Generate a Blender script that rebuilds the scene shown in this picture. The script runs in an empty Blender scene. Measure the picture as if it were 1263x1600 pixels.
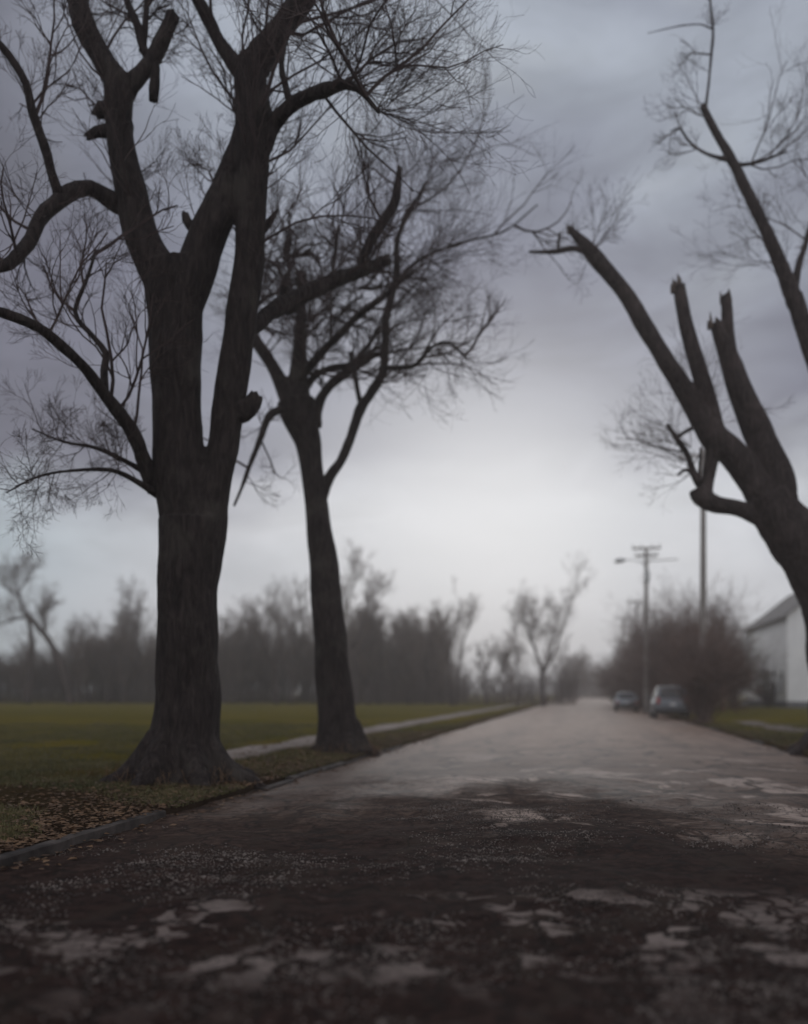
import bpy, math, random
import numpy as np
from mathutils import Vector, noise as mnoise

sc = bpy.context.scene
R = math.radians
random.seed(7)
rng = np.random.default_rng(11)

# ------------------------------------------------------------------ camera
F, HZ, CX, EYE = 1400.0, 1082.0, 631.5, 1.5      # focal length / horizon in photo pixels, eye height in m
cd = bpy.data.cameras.new('camera'); cam = bpy.data.objects.new('camera', cd)
sc.collection.objects.link(cam); sc.camera = cam
cam.location = (0, 0, EYE); cam.rotation_euler = (R(90), 0, 0)
cd.sensor_fit = 'VERTICAL'; cd.sensor_height = 36.0; cd.sensor_width = 28.4
cd.lens = F / 1600 * 36.0
cd.shift_y = (HZ - 800) / 1600
cd.clip_end = 5000
cd.dof.use_dof = True
cd.dof.focus_distance = 9.5
cd.dof.aperture_fstop = 0.42

# ------------------------------------------------------------------ sky, sun, exposure
SUN_AZ, SUN_EL = R(5.0), R(14.0)                 # behind thin cloud, just right of straight ahead
sunv = Vector((math.sin(SUN_AZ)*math.cos(SUN_EL), math.cos(SUN_AZ)*math.cos(SUN_EL), math.sin(SUN_EL)))
w = bpy.data.worlds.new('World'); sc.world = w; w.use_nodes = True
nt = w.node_tree; nt.nodes.clear()

def N(nt, typ, ins=None, **props):
    n = nt.nodes.new(typ)
    for k, v in props.items(): setattr(n, k, v)
    for k, v in (ins or {}).items():
        if isinstance(v, bpy.types.NodeSocket): nt.links.new(v, n.inputs[k])
        else: n.inputs[k].default_value = v
    return n
def MA(nt, op, a, b=0.0, c=None, clamp=False):
    ins = {0: a, 1: b}
    if c is not None: ins[2] = c
    n = N(nt, 'ShaderNodeMath', ins, operation=op); n.use_clamp = clamp
    return n.outputs[0]
def SS(nt, v, lo, hi, a=0.0, b=1.0):             # smooth step of v between lo and hi
    return N(nt, 'ShaderNodeMapRange', {0: v, 1: lo, 2: hi, 3: a, 4: b}, interpolation_type='SMOOTHSTEP').outputs[0]
def MIX(nt, f, a, b, blend='MIX'):
    n = N(nt, 'ShaderNodeMix', None, data_type='RGBA', blend_type=blend)
    for i, v in ((0, f), (6, a), (7, b)):
        if isinstance(v, bpy.types.NodeSocket): nt.links.new(v, n.inputs[i])
        else: n.inputs[i].default_value = v if i == 0 else (*v, 1)
    return n.outputs[2]
def NOISE(nt, vec, scale, detail=4, rough=0.55, dist=0.0):
    return N(nt, 'ShaderNodeTexNoise', {'Vector': vec, 'Scale': scale, 'Detail': detail, 'Roughness': rough, 'Distortion': dist}).outputs[0]
def VSCALE(nt, vec, s):
    return N(nt, 'ShaderNodeVectorMath', {0: vec, 1: s}, operation='MULTIPLY').outputs[0]

SKY_STR = 0.1
d = N(nt, 'ShaderNodeTexCoord').outputs['Generated']
sep = N(nt, 'ShaderNodeSeparateXYZ', {0: d}); dx, dy, dz = sep.outputs
sky = N(nt, 'ShaderNodeTexSky', sky_type='NISHITA', sun_disc=False, sun_elevation=SUN_EL, sun_rotation=SUN_AZ, dust_density=3.0)
big = NOISE(nt, VSCALE(nt, d, (1.0, 1.0, 2.2)), 2.2, 5, 0.5, 0.4)
fine = NOISE(nt, VSCALE(nt, d, (1.0, 1.0, 2.0)), 6.0, 5, 0.5, 0.3)
el = MA(nt, 'ADD', dz, MA(nt, 'MULTIPLY', MA(nt, 'SUBTRACT', big, 0.5), 0.30))
el = MA(nt, 'ADD', el, MA(nt, 'MULTIPLY', MA(nt, 'SUBTRACT', fine, 0.5), 0.11))
K = 1.0 / SKY_STR
def c(r, g, b): return (r*K, g*K, b*K)
top = MIX(nt, SS(nt, big, 0.35, 0.66), c(.27, .295, .36), c(.39, .43, .50))
top = MIX(nt, MA(nt, 'MULTIPLY', SS(nt, fine, 0.5, 0.75), 0.5), top, c(.40, .43, .46))
top = MIX(nt, SS(nt, dx, -0.12, -0.45), top, c(.115, .115, .15))       # cloud darkened to the left, lens vignette painted into it
band = MIX(nt, SS(nt, fine, 0.3, 0.7), c(.50, .53, .58), c(.61, .63, .68))
band = MIX(nt, SS(nt, dx, -0.2, -0.5, 0, .55), band, c(.34, .46, .52))
midc = MIX(nt, SS(nt, big, 0.4, 0.62), c(.155, .165, .225), c(.225, .24, .305))
midc = MIX(nt, SS(nt, dx, -0.12, -0.42), midc, c(.165, .168, .215))
col = MIX(nt, SS(nt, el, 0.19, 0.27), band, midc)
col = MIX(nt, SS(nt, el, 0.36, 0.55), col, top)
gl = N(nt, 'ShaderNodeVectorMath', {0: VSCALE(nt, d, (1, 1, 1.35)), 1: (0.10, 0.97, 0.25)}, operation='DISTANCE').outputs['Value']
gl = MA(nt, 'POWER', 2.718, MA(nt, 'MULTIPLY', MA(nt, 'POWER', MA(nt, 'DIVIDE', gl, 0.205), 2.0), -1.0))
wis = NOISE(nt, VSCALE(nt, d, (1.0, 1.0, 2.8)), 4.5, 7, 0.58, 0.9)
wv = SS(nt, wis, 0.3, 0.7, 0.86, 1.15)
col = MIX(nt, SS(nt, dz, .05, .2), col, N(nt, 'ShaderNodeVectorMath', {0: col, 'Scale': wv}, operation='SCALE').outputs[0])
col = MIX(nt, MA(nt, 'MULTIPLY', gl, 0.9), col, c(.80, .825, .865))
# behind the camera the unseen sky is brightened to fill house front and trunks
col = MIX(nt, SS(nt, dy, 0.35, -0.2), col, c(.74, .75, .80))
col = MIX(nt, 0.99, sky.outputs[0], col)
bg = N(nt, 'ShaderNodeBackground', {'Color': col, 'Strength': SKY_STR})
out = N(nt, 'ShaderNodeOutputWorld', {'Surface': bg.outputs[0]})

sd = bpy.data.lights.new('sun', 'SUN'); sun = bpy.data.objects.new('sun', sd); sc.collection.objects.link(sun)
sd.energy = 0.5; sd.angle = R(25); sd.color = (1, .985, .97)
sun.rotation_euler = sunv.to_track_quat('Z', 'Y').to_euler()

sc.view_settings.view_transform = 'Standard'; sc.view_settings.look = 'None'
sc.view_settings.exposure = 0; sc.view_settings.gamma = 1; sc.view_settings.use_curve_mapping = False
sc.cycles.volume_bounces = 1; sc.cycles.max_bounces = 6; sc.cycles.transparent_max_bounces = 8
sc.cycles.use_denoising = True

# ------------------------------------------------------------------ helpers
def at(px, py, Y):                               # where a photo pixel lies at distance Y
    return np.array(((px-CX)*Y/F, Y, EYE+(HZ-py)*Y/F))
RD = 0.2025                                      # the road runs along x = RD*y + offset
def road(off, Y, z=0.0): return np.array((RD*Y+off, Y, z))
ROT = -math.atan(RD)

def link(o): sc.collection.objects.link(o); return o
def tag(o, label=None, cat=None, group=None, kind=None):
    for k, v in (('label', label), ('category', cat), ('group', group), ('kind', kind)):
        if v: o[k] = v
    return o
def empty(name, loc, label, cat, group=None, rz=0.0):
    o = link(bpy.data.objects.new(name, None)); o.location = Vector(loc); o.rotation_euler[2] = rz
    o.empty_display_size = .2
    return tag(o, label, cat, group)
def copy_tree(o, parent=None):
    c2 = link(o.copy()); c2.parent = parent
    for ch in list(o.children): copy_tree(ch, c2)
    return c2

class MB:
    """collects vertices and faces, links them as one mesh object"""
    def __init__(s): s.v = []; s.f = []; s.n = 0
    def add(s, v, f):
        v = np.asarray(v, float).reshape(-1, 3); s.v.append(v)
        s.f += [tuple(int(i)+s.n for i in q) for q in f]; s.n += len(v)
    def box(s, lo, hi, rz=0, o=(0, 0, 0), taper=1.0):
        x0, y0, z0 = lo; x1, y1, z1 = hi
        v = np.array([(x0,y0,z0),(x1,y0,z0),(x1,y1,z0),(x0,y1,z0),(x0,y0,z1),(x1,y0,z1),(x1,y1,z1),(x0,y1,z1)], float)
        if taper != 1:
            m = v[:4].mean(0); v[4:, :2] = m[:2]+(v[4:, :2]-m[:2])*taper
        s.add(rotz(v, rz)+np.array(o), [(0,3,2,1),(4,5,6,7),(0,1,5,4),(1,2,6,5),(2,3,7,6),(3,0,4,7)])
    def bar(s, a, b, r, sides=8, r2=None):
        tube(s, [a, b], [r, r if r2 is None else r2], sides, step=None)
    def build(s, name, mat, parent=None, smooth=False, org=None):
        v = np.concatenate(s.v) if s.v else np.zeros((0, 3))
        if org is not None: v = v-np.array(org)
        me = bpy.data.meshes.new(name); me.from_pydata(v.tolist(), [], s.f); me.update()
        if smooth: me.polygons.foreach_set('use_smooth', [True]*len(me.polygons))
        me.materials.append(mat)
        o = link(bpy.data.objects.new(name, me)); o.parent = parent
        return o
def rotz(v, a):
    ca, sa = math.cos(a), math.sin(a); v = np.asarray(v, float)
    return np.stack((v[..., 0]*ca-v[..., 1]*sa, v[..., 0]*sa+v[..., 1]*ca, v[..., 2]), -1)

def spline(P, r, step):
    P = np.array(P, float); r = np.array(r, float)
    if step is None or len(P) < 3 and step is None: return P, r
    A = np.concatenate((P, r[:, None]), 1)
    A = np.concatenate((2*A[:1]-A[1:2], A, 2*A[-1:]-A[-2:-1]))
    o = []
    for i in range(1, len(A)-2):
        p0, p1, p2, p3 = A[i-1:i+3]; n = max(1, int(np.linalg.norm(p2[:3]-p1[:3])/step))
        for t in np.arange(n)/n:
            o.append(.5*(2*p1+(p2-p0)*t+(2*p0-5*p1+4*p2-p3)*t*t+(3*p1-p0-3*p2+p3)*t**3))
    o.append(A[-2]); o = np.array(o)
    return o[:, :3], np.maximum(o[:, 3], .003)
def fbm(p, s): return mnoise.fractal(Vector(p)*s, 1.0, 2.0, 3)
def tube(mb, P, r, sides=12, step=.12, bump=0.0, bs=2.0, jag=0.0, flare=None, wob=0.0):
    P, r = spline(P, r, step)
    n = len(P)
    if wob:
        for i in range(1, n): P[i] += np.array([mnoise.noise(Vector(P[i])*1.1+Vector((k*9.1, 0, 0))) for k in range(3)])*wob*r[i]
    T = np.gradient(P, axis=0); T /= np.linalg.norm(T, axis=1)[:, None]+1e-9
    a = np.array((1., 0, 0)) if abs(T[0][0]) < .8 else np.array((0., 1, 0))
    V = np.zeros((n, sides, 3)); ang = np.arange(sides)*2*np.pi/sides
    for i in range(n):
        a = a-T[i]*a.dot(T[i]); a /= np.linalg.norm(a); b = np.cross(T[i], a)
        dirs = np.cos(ang)[:, None]*a+np.sin(ang)[:, None]*b
        rr = np.full(sides, r[i])
        if flare:
            h, amt, lobes = flare; t = max(0.0, 1-(P[i][2]-P[0][2])/h)
            rr = rr*(1+amt*t**2.2*(.55+.6*np.abs(np.sin(ang*lobes/2+.6+.25*np.sin(ang*2)))))
        if bump:
            q = P[i]+dirs*r[i]
            k = np.array([fbm(x*np.array((1, 1, .45)), bs)+.35*fbm(x*np.array((1, 1, .3)), bs*5) for x in q])
            rr = rr*(1+bump*k)
        V[i] = P[i]+dirs*rr[:, None]
    if jag:
        j = rng.random(sides)**2*jag; j[rng.integers(sides)] = jag*1.25
        V[-1] += T[-1]*j[:, None]; V[-2] += T[-1]*(j*.3)[:, None]
    f = [(i*sides+k, i*sides+(k+1) % sides, (i+1)*sides+(k+1) % sides, (i+1)*sides+k) for i in range(n-1) for k in range(sides)]
    v = np.concatenate((V.reshape(-1, 3), P[:1], P[-1:]))
    m = n*sides
    f += [(m, (k+1) % sides, k) for k in range(sides)]
    f += [(m+1, m-sides+k, m-sides+(k+1) % sides) for k in range(sides)]
    mb.add(v, f)

# ---- twigs: all twigs of a crown grown together, level by level
def unit(v): return v/(np.linalg.norm(v, axis=-1, keepdims=True)+1e-9)
def grow(mb, S, D, L, r, kids=(5, 4, 3), up=.07, wild=.13, K=7, taper=.45, minr=.002, spread=(.35, .85), short=(.42, .8)):
    S = np.array(S, float).reshape(-1, 3); D = unit(np.array(D, float).reshape(-1, 3))
    L = np.broadcast_to(np.asarray(L, float), (len(S),)).copy(); r = np.broadcast_to(np.asarray(r, float), (len(S),)).copy()
    for lv in range(len(kids)+1):
        n = len(S); P = np.zeros((n, K, 3)); P[:, 0] = S; dd = D.copy(); DD = np.zeros((n, K, 3)); DD[:, 0] = dd
        for k in range(1, K):
            dd = unit(dd+rng.normal(0, wild, (n, 3))+np.array((0, 0, up)))
            P[:, k] = P[:, k-1]+dd*(L/(K-1))[:, None]; DD[:, k] = dd
        rr = np.maximum(r[:, None]*np.linspace(1, taper, K), minr)
        a = unit(np.cross(DD, np.array((.31, .52, .79)))); b = np.cross(DD, a)
        V = np.stack([P+rr[..., None]*(math.cos(t)*a+math.sin(t)*b) for t in (0, 2.094, 4.189)], 2)   # n,K,3,3
        i = np.arange(n)[:, None, None]*K*3+np.arange(K-1)[None, :, None]*3; j = np.arange(3)[None, None, :]; j2 = (j+1) % 3
        Q = np.stack((i+j, i+j2, i+3+j2, i+3+j), -1).reshape(-1, 4)
        mb.v.append(V.reshape(-1, 3)); mb.f += map(tuple, (Q+mb.n).tolist()); mb.n += n*K*3
        if lv == len(kids): break
        m = kids[lv]; t = rng.uniform(.9, K-1.001, (n, m)); k0 = t.astype(int); fr = (t-k0)[..., None]
        ar = np.arange(n)[:, None]
        S2 = P[ar, k0]*(1-fr)+P[ar, k0+1]*fr; D0 = DD[ar, k0]
        q = unit(np.cross(D0, rng.normal(0, 1, D0.shape))); an = rng.uniform(*spread, (n, m))[..., None]
        D = (D0*np.cos(an)+q*np.sin(an)).reshape(-1, 3)
        L = (L[:, None]*rng.uniform(*short, (n, m))*(1.15-.5*t/(K-1))).reshape(-1)
        r = np.maximum((rr[ar, k0]*.62).reshape(-1), minr); S = S2.reshape(-1, 3)

# ------------------------------------------------------------------ materials
def material(name):
    m = bpy.data.materials.new(name); m.use_nodes = True; t = m.node_tree; t.nodes.clear()
    b = t.nodes.new('ShaderNodeBsdfPrincipled'); o = t.nodes.new('ShaderNodeOutputMaterial'); t.links.new(b.outputs[0], o.inputs[0])
    return m, t, b
def setin(t, b, **kw):
    for k, v in kw.items():
        k = k.replace('_', ' ')
        if isinstance(v, bpy.types.NodeSocket): t.links.new(v, b.inputs[k])
        else: b.inputs[k].default_value = (*v, 1) if isinstance(v, tuple) and len(v) == 3 else v
def bump(t, b, h, dist, s=1.0):
    n = N(t, 'ShaderNodeBump', {'Height': h, 'Distance': dist, 'Strength': s}); t.links.new(n.outputs[0], b.inputs['Normal'])
def simple(name, c1, c2, scale=6, rough=.8, stretch=(1, 1, 1), bd=0.0, spec=.3, metal=0.0):
    m, t, b = material(name); p = VSCALE(t, N(t, 'ShaderNodeTexCoord').outputs['Object'], stretch)
    n = NOISE(t, p, scale, 6, .6, .2)
    setin(t, b, Base_Color=MIX(t, SS(t, n, .3, .7), c1, c2), Roughness=rough, Specular_IOR_Level=spec, Metallic=metal)
    if bd: bump(t, b, n, bd)
    return m
def bark_mat(name, c1, c2, moss=None):
    m, t, b = material(name); p = N(t, 'ShaderNodeTexCoord').outputs['Object']
    ridg = NOISE(t, VSCALE(t, p, (1, 1, .22)), 11, 8, .7, 1.2)
    fl = N(t, 'ShaderNodeTexVoronoi', {'Vector': VSCALE(t, p, (1, 1, .22)), 'Scale': 7.0}, feature='DISTANCE_TO_EDGE').outputs[0]
    big_ = NOISE(t, p, 1.3, 4, .6)
    colr = MIX(t, SS(t, ridg, .35, .68), c1, c2)
    colr = MIX(t, SS(t, fl, 0, .2, .3, 0), colr, tuple(x*.45 for x in c1))
    colr = MIX(t, SS(t, big_, .5, .72, 0, .6), colr, moss or tuple(x*1.35 for x in c2))
    setin(t, b, Base_Color=colr, Roughness=.85, Specular_IOR_Level=.15)
    bump(t, b, MA(t, 'ADD', ridg, MA(t, 'MULTIPLY', SS(t, fl, 0, .25), .6)), .035)
    return m
M = {}
M['bark'] = bark_mat('maple_bark', (.013, .0095, .0092), (.045, .034, .032), (.060, .052, .045))
M['bark_pale'] = bark_mat('weathered_bark', (.026, .020, .0195), (.068, .053, .050))
M['wood'] = simple('torn_wood', (.055, .040, .032), (.115, .085, .065), 14, .8, (1, 1, .2), .01)
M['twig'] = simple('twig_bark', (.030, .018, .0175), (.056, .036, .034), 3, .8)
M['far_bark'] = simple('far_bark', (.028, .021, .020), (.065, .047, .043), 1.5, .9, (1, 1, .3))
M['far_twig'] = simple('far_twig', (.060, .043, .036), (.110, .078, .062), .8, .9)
M['thicket'] = simple('thicket_twig', (.036, .026, .025), (.085, .058, .050), .25, .9)
M['shrub'] = simple('shrub_twig', (.075, .050, .044), (.150, .098, .082), .8, .9)
M['evergreen'] = simple('dark_leaf', (.014, .018, .012), (.035, .042, .024), 3, .6)
M['pole'] = simple('weathered_pole', (.16, .145, .135), (.27, .25, .235), 8, .85, (1, 1, .08), .006)
M['rust'] = simple('rusty_post', (.16, .065, .028), (.26, .12, .05), 6, .8, (1, 1, .3), .004)
M['glassy'] = simple('insulator', (.18, .2, .2), (.3, .32, .3), 5, .25, spec=.5)
M['alu'] = simple('lamp_metal', (.30, .31, .31), (.42, .43, .43), 5, .45, metal=.7)
M['clap'] = simple('white_clapboard', (.72, .72, .72), (.82, .82, .81), 1.3, .6, (1, 1, .4))
M['trim'] = simple('white_trim', (.68, .68, .68), (.78, .78, .77), 3, .5)
M['shingle'] = simple('roof_shingle', (.09, .085, .085), (.17, .16, .155), 5, .9)
M['stone'] = simple('foundation', (.10, .10, .11), (.19, .185, .19), 3, .9)
M['pane'] = simple('window_glass', (.012, .014, .018), (.022, .024, .03), 2, .08, spec=.5)
M['door'] = simple('dark_door', (.03, .026, .026), (.05, .043, .04), 3, .5)
M['paint_silver'] = simple('silver_paint', (.17, .185, .205), (.22, .235, .255), 2, .35, spec=.5, metal=.3)
M['paint_grey'] = simple('grey_paint', (.10, .11, .125), (.135, .145, .16), 2, .35, spec=.5, metal=.3)
M['rubber'] = simple('tyre_rubber', (.012, .012, .012), (.022, .022, .022), 8, .85)
M['red_lens'] = simple('red_lens', (.30, .02, .015), (.36, .03, .02), 4, .2, spec=.5)
M['plastic'] = simple('dark_plastic', (.02, .02, .022), (.035, .035, .036), 6, .6)
M['plate'] = simple('plate_white', (.5, .5, .5), (.6, .6, .6), 4, .5)
M['gravel'] = simple('gravel_stone', (.030, .021, .018), (.17, .142, .128), 2.5, .75)
M['leaf'] = simple('dead_leaf', (.070, .038, .022), (.16, .095, .052), 2.2, .8)
M['blade'] = simple('grass_blade', (.050, .050, .016), (.115, .098, .040), .7, .7)
M['kerbm'] = simple('old_kerb', (.018, .014, .013), (.085, .070, .063), 2.2, .85, bd=.02)
M['walk'] = simple('worn_concrete', (.085, .062, .050), (.19, .150, .128), .9, .85, bd=.02)

# lawn
m, t, b = material('lawn'); pos = N(t, 'ShaderNodeNewGeometry').outputs['Position']
a1 = NOISE(t, pos, .16, 5, .6); a2 = NOISE(t, pos, 1.4, 6, .65); a3 = NOISE(t, pos, 22, 4, .7)
g = MIX(t, SS(t, a1, .35, .65), (.078, .074, .010), (.140, .110, .016))
g = MIX(t, SS(t, a2, .42, .72, 0, .75), g, (.105, .072, .034))
g = MIX(t, SS(t, a3, .45, .75, 0, .6), g, (.030, .030, .012))
# dead leaves and bare earth along the road edge
sp = N(t, 'ShaderNodeSeparateXYZ', {0: pos}); offc = MA(t, 'SUBTRACT', sp.outputs[0], MA(t, 'MULTIPLY', sp.outputs[1], RD))
edge = MA(t, 'ADD', MA(t, 'ABSOLUTE', offc), MA(t, 'MULTIPLY', MA(t, 'SUBTRACT', a2, .5), 3.0))
g = MIX(t, SS(t, edge, 6.6, 5.2, 0, .85), g, (.052, .034, .026))
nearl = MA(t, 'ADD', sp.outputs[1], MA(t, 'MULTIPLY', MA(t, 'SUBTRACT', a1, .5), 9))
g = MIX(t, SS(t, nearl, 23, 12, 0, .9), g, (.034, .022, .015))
setin(t, b, Base_Color=g, Roughness=.95, Specular_IOR_Level=.0); bump(t, b, MA(t, 'ADD', a3, a2), .05)
M['lawn'] = m

# road
m, t, b = material('old_asphalt'); pos = N(t, 'ShaderNodeNewGeometry').outputs['Position']
sp = N(t, 'ShaderNodeSeparateXYZ', {0: pos}); X, Y, _ = sp.outputs
offc = MA(t, 'SUBTRACT', X, MA(t, 'MULTIPLY', Y, RD))
fx = VSCALE(t, pos, (1, 1, 0))
n1 = NOISE(t, fx, .35, 5, .6, .4); n2 = NOISE(t, fx, 1.6, 6, .62, .3); n3 = NOISE(t, fx, 9, 5, .7); n4 = NOISE(t, fx, 60, 3, .7)
lane = NOISE(t, N(t, 'ShaderNodeCombineXYZ', {0: offc, 1: MA(t, 'MULTIPLY', Y, .06), 2: 0.0}).outputs[0], .9, 4, .6)
far = MIX(t, SS(t, n2, .35, .7), (.185, .126, .094), (.30, .213, .166))
far = MIX(t, SS(t, lane, .45, .68, 0, .55), far, (.125, .088, .073))
far = MIX(t, SS(t, n3, .5, .75, 0, .4), far, (.34, .26, .215))
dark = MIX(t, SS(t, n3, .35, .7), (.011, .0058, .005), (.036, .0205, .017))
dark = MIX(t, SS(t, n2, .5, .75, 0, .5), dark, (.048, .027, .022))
# dark, stripped part of the road with ragged edge, vignette dimming painted in too
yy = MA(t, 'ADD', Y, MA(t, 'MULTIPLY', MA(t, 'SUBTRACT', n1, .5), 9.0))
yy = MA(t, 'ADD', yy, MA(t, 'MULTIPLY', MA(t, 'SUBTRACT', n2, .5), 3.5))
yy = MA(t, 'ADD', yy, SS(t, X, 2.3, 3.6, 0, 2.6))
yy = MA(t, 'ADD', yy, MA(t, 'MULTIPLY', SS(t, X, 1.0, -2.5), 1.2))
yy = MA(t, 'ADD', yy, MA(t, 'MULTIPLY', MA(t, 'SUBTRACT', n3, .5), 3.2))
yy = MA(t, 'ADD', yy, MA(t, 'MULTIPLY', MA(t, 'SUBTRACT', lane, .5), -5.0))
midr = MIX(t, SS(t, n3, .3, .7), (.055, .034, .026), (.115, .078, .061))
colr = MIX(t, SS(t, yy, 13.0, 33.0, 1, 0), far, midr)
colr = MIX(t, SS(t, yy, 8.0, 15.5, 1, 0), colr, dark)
wv = N(t, 'ShaderNodeVectorMath', {0: fx, 1: VSCALE(t, N(t, 'ShaderNodeTexNoise', {'Vector': fx, 'Scale': 1.1, 'Detail': 4}).outputs['Color'], (1.6, 1.6, 0))}, operation='ADD').outputs[0]
vb = N(t, 'ShaderNodeTexVoronoi', {'Vector': VSCALE(t, wv, (1, .7, 1)), 'Scale': .55}, feature='DISTANCE_TO_EDGE').outputs[0]
colr = MIX(t, MA(t, 'MULTIPLY', SS(t, vb, .045, .008), SS(t, Y, 45, 20, .15, .8)), colr, (.030, .020, .016))
tan = MA(t, 'MULTIPLY', SS(t, NOISE(t, fx, .55, 5, .65, .8), .52, .60), SS(t, MA(t, 'ADD', X, MA(t, 'MULTIPLY', n2, 2)), 1.0, 2.4))
tan = MA(t, 'MULTIPLY', tan, MA(t, 'MULTIPLY', SS(t, Y, 8.3, 9.6), SS(t, Y, 24, 17)))
colr = MIX(t, MA(t, 'MULTIPLY', tan, SS(t, vb, .02, .06)), colr, (.30, .235, .20))
wet = MA(t, 'MULTIPLY', SS(t, NOISE(t, VSCALE(t, fx, (1, .5, 1)), .8, 5, .6, .5), .58, .68), SS(t, Y, 8, 11))
colr = MIX(t, MA(t, 'MULTIPLY', wet, .55), colr, (.055, .038, .031))
# left over pale plates of the top layer, broken by cracks
def cells(ns, amt, sc_):
    wv_ = N(t, 'ShaderNodeVectorMath', {0: fx, 1: VSCALE(t, N(t, 'ShaderNodeTexNoise', {'Vector': fx, 'Scale': ns, 'Detail': 4}).outputs['Color'], (amt, amt, 0))}, operation='ADD').outputs[0]
    ed = N(t, 'ShaderNodeTexVoronoi', {'Vector': wv_, 'Scale': sc_}, feature='DISTANCE_TO_EDGE').outputs[0]
    rc = N(t, 'ShaderNodeTexVoronoi', {'Vector': wv_, 'Scale': sc_}).outputs['Color']
    return ed, N(t, 'ShaderNodeSeparateColor', {0: rc}).outputs[0]
vor, cr1 = cells(2.6, .5, 2.3)
vor2, cr2 = cells(4.0, .35, 5.2)
patch = NOISE(t, N(t, 'ShaderNodeVectorMath', {0: fx, 1: (3.7, 1.9, 0)}, operation='ADD').outputs[0], 1.15, 4, .5, .2)
p1 = MA(t, 'MULTIPLY', SS(t, MA(t, 'ADD', patch, MA(t, 'MULTIPLY', MA(t, 'SUBTRACT', cr1, .5), .30)), .63, .66), SS(t, vor, .03, .075))
patch2 = NOISE(t, N(t, 'ShaderNodeVectorMath', {0: fx, 1: (9.1, 4.3, 0)}, operation='ADD').outputs[0], 1.0, 4, .5, .2)
p2 = MA(t, 'MULTIPLY', SS(t, MA(t, 'ADD', patch2, MA(t, 'MULTIPLY', MA(t, 'SUBTRACT', cr2, .5), .28)), .585, .625), SS(t, vor2, .035, .085))
pm = MA(t, 'MAXIMUM', p1, MA(t, 'MULTIPLY', p2, .75))
pm = MA(t, 'MULTIPLY', pm, SS(t, MA(t, 'ADD', Y, MA(t, 'MULTIPLY', n2, 1.5)), 7.4, 6.6))
pm = MA(t, 'MULTIPLY', pm, SS(t, MA(t, 'ADD', Y, n2), 4.6, 5.6, .12, 1))
pm = MA(t, 'MULTIPLY', pm, SS(t, n3, .25, .5, .35, 1))
colr = MIX(t, pm, colr, (.190, .154, .140))
colr = MIX(t, MA(t, 'MULTIPLY', SS(t, vor, .06, .0), SS(t, Y, 22, 8, 0, .8)), colr, (.012, .009, .008))
colr = MIX(t, SS(t, n4, .56, .75, 0, .5), colr, (.012, .010, .010))
setin(t, b, Base_Color=colr, Roughness=SS(t, yy, 11, 15, .95, .6), Specular_IOR_Level=SS(t, yy, 11, 17, .05, .10))
bump(t, b, MA(t, 'ADD', MA(t, 'ADD', MA(t, 'MULTIPLY', n3, .8), MA(t, 'MULTIPLY', n4, .35)), MA(t, 'MULTIPLY', pm, .5)), .016)
M['road'] = m
M['earth'] = simple('earth', (.05, .04, .03), (.09, .075, .05), .4, .95)

# ------------------------------------------------------------------ the ground
mb = MB(); mb.add([(-2500, -60, -.35), (2500, -60, -.35), (2500, 4000, -.35), (-2500, 4000, -.35)], [(0, 1, 2, 3)])
tag(mb.build('ground', M['earth']), kind='structure')

def dist_rows(y0, y1, st, far_):
    ys = [y0]
    while ys[-1] < far_:
        ys.append(ys[-1]+(st if ys[-1] < y1 else max(st, (ys[-1]-y1)*.07+st)))
    return np.array(ys)
L_EDGE, R_EDGE = -5.1, 5.2
def sheet(name, mat, offs, ys, zf, kind='structure'):
    n, k = len(ys), len(offs); v = np.zeros((n, k, 3))
    for i, y in enumerate(ys):
        for j, o in enumerate(offs):
            e = o(y) if callable(o) else o
            x = RD*y+e; v[i, j] = (x, y, zf(x, y, e, j))
    f = [(i*k+j, i*k+j+1, (i+1)*k+j+1, (i+1)*k+j) for i in range(n-1) for j in range(k-1)]
    mb = MB(); mb.add(v, f); return tag(mb.build(name, mat, smooth=True), kind=kind)
def nz(x, y, s, q=0.0): return mnoise.noise(Vector((x*s, y*s, q)))
def road_z(x, y, e, j):
    k = max(0.0, min(1, (26-y)/14))
    crown = .09*(1-(e/5.2)**2)-.03
    return crown+k*(.045*nz(x, y, .7, 3)+.022*nz(x, y, 2.3, 5)+.009*nz(x, y, 7, 8)-.05*max(0, nz(x, y, .9, 11)-.2))
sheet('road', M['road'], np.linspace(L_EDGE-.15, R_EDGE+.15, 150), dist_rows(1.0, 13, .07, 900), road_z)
def lawn_z(x, y, e, j):
    d_ = abs(e)-5.1
    return .06+.05*min(1, max(0, d_)/3)+.05*nz(x, y, .35, 1)*min(1, max(.2, d_))+.015*nz(x, y, 2, 2)
rag = lambda s, ph: (lambda y: s*(5.22+.10*nz(y, ph, .9)+.12*nz(y, ph, .25)*min(1, max(0, (y-18)/8))))
ysl = dist_rows(1.0, 26, .25, 900)
def lz(x, y, e, j): return -.12 if j == 0 else lawn_z(x, y, e, j)
cols = [0, .02, .25, .6, 1, 1.5, 2, 2.6, 3.3, 4, 5, 6.5, 8, 10, 13, 17, 22, 30, 45, 80, 160, 400, 1200]
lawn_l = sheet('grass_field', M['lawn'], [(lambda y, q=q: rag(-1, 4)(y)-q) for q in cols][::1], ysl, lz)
lawn_r = sheet('grass_verge', M['lawn'], [(lambda y, q=q: rag(1, 40)(y)+q) for q in cols], ysl, lz)

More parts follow.
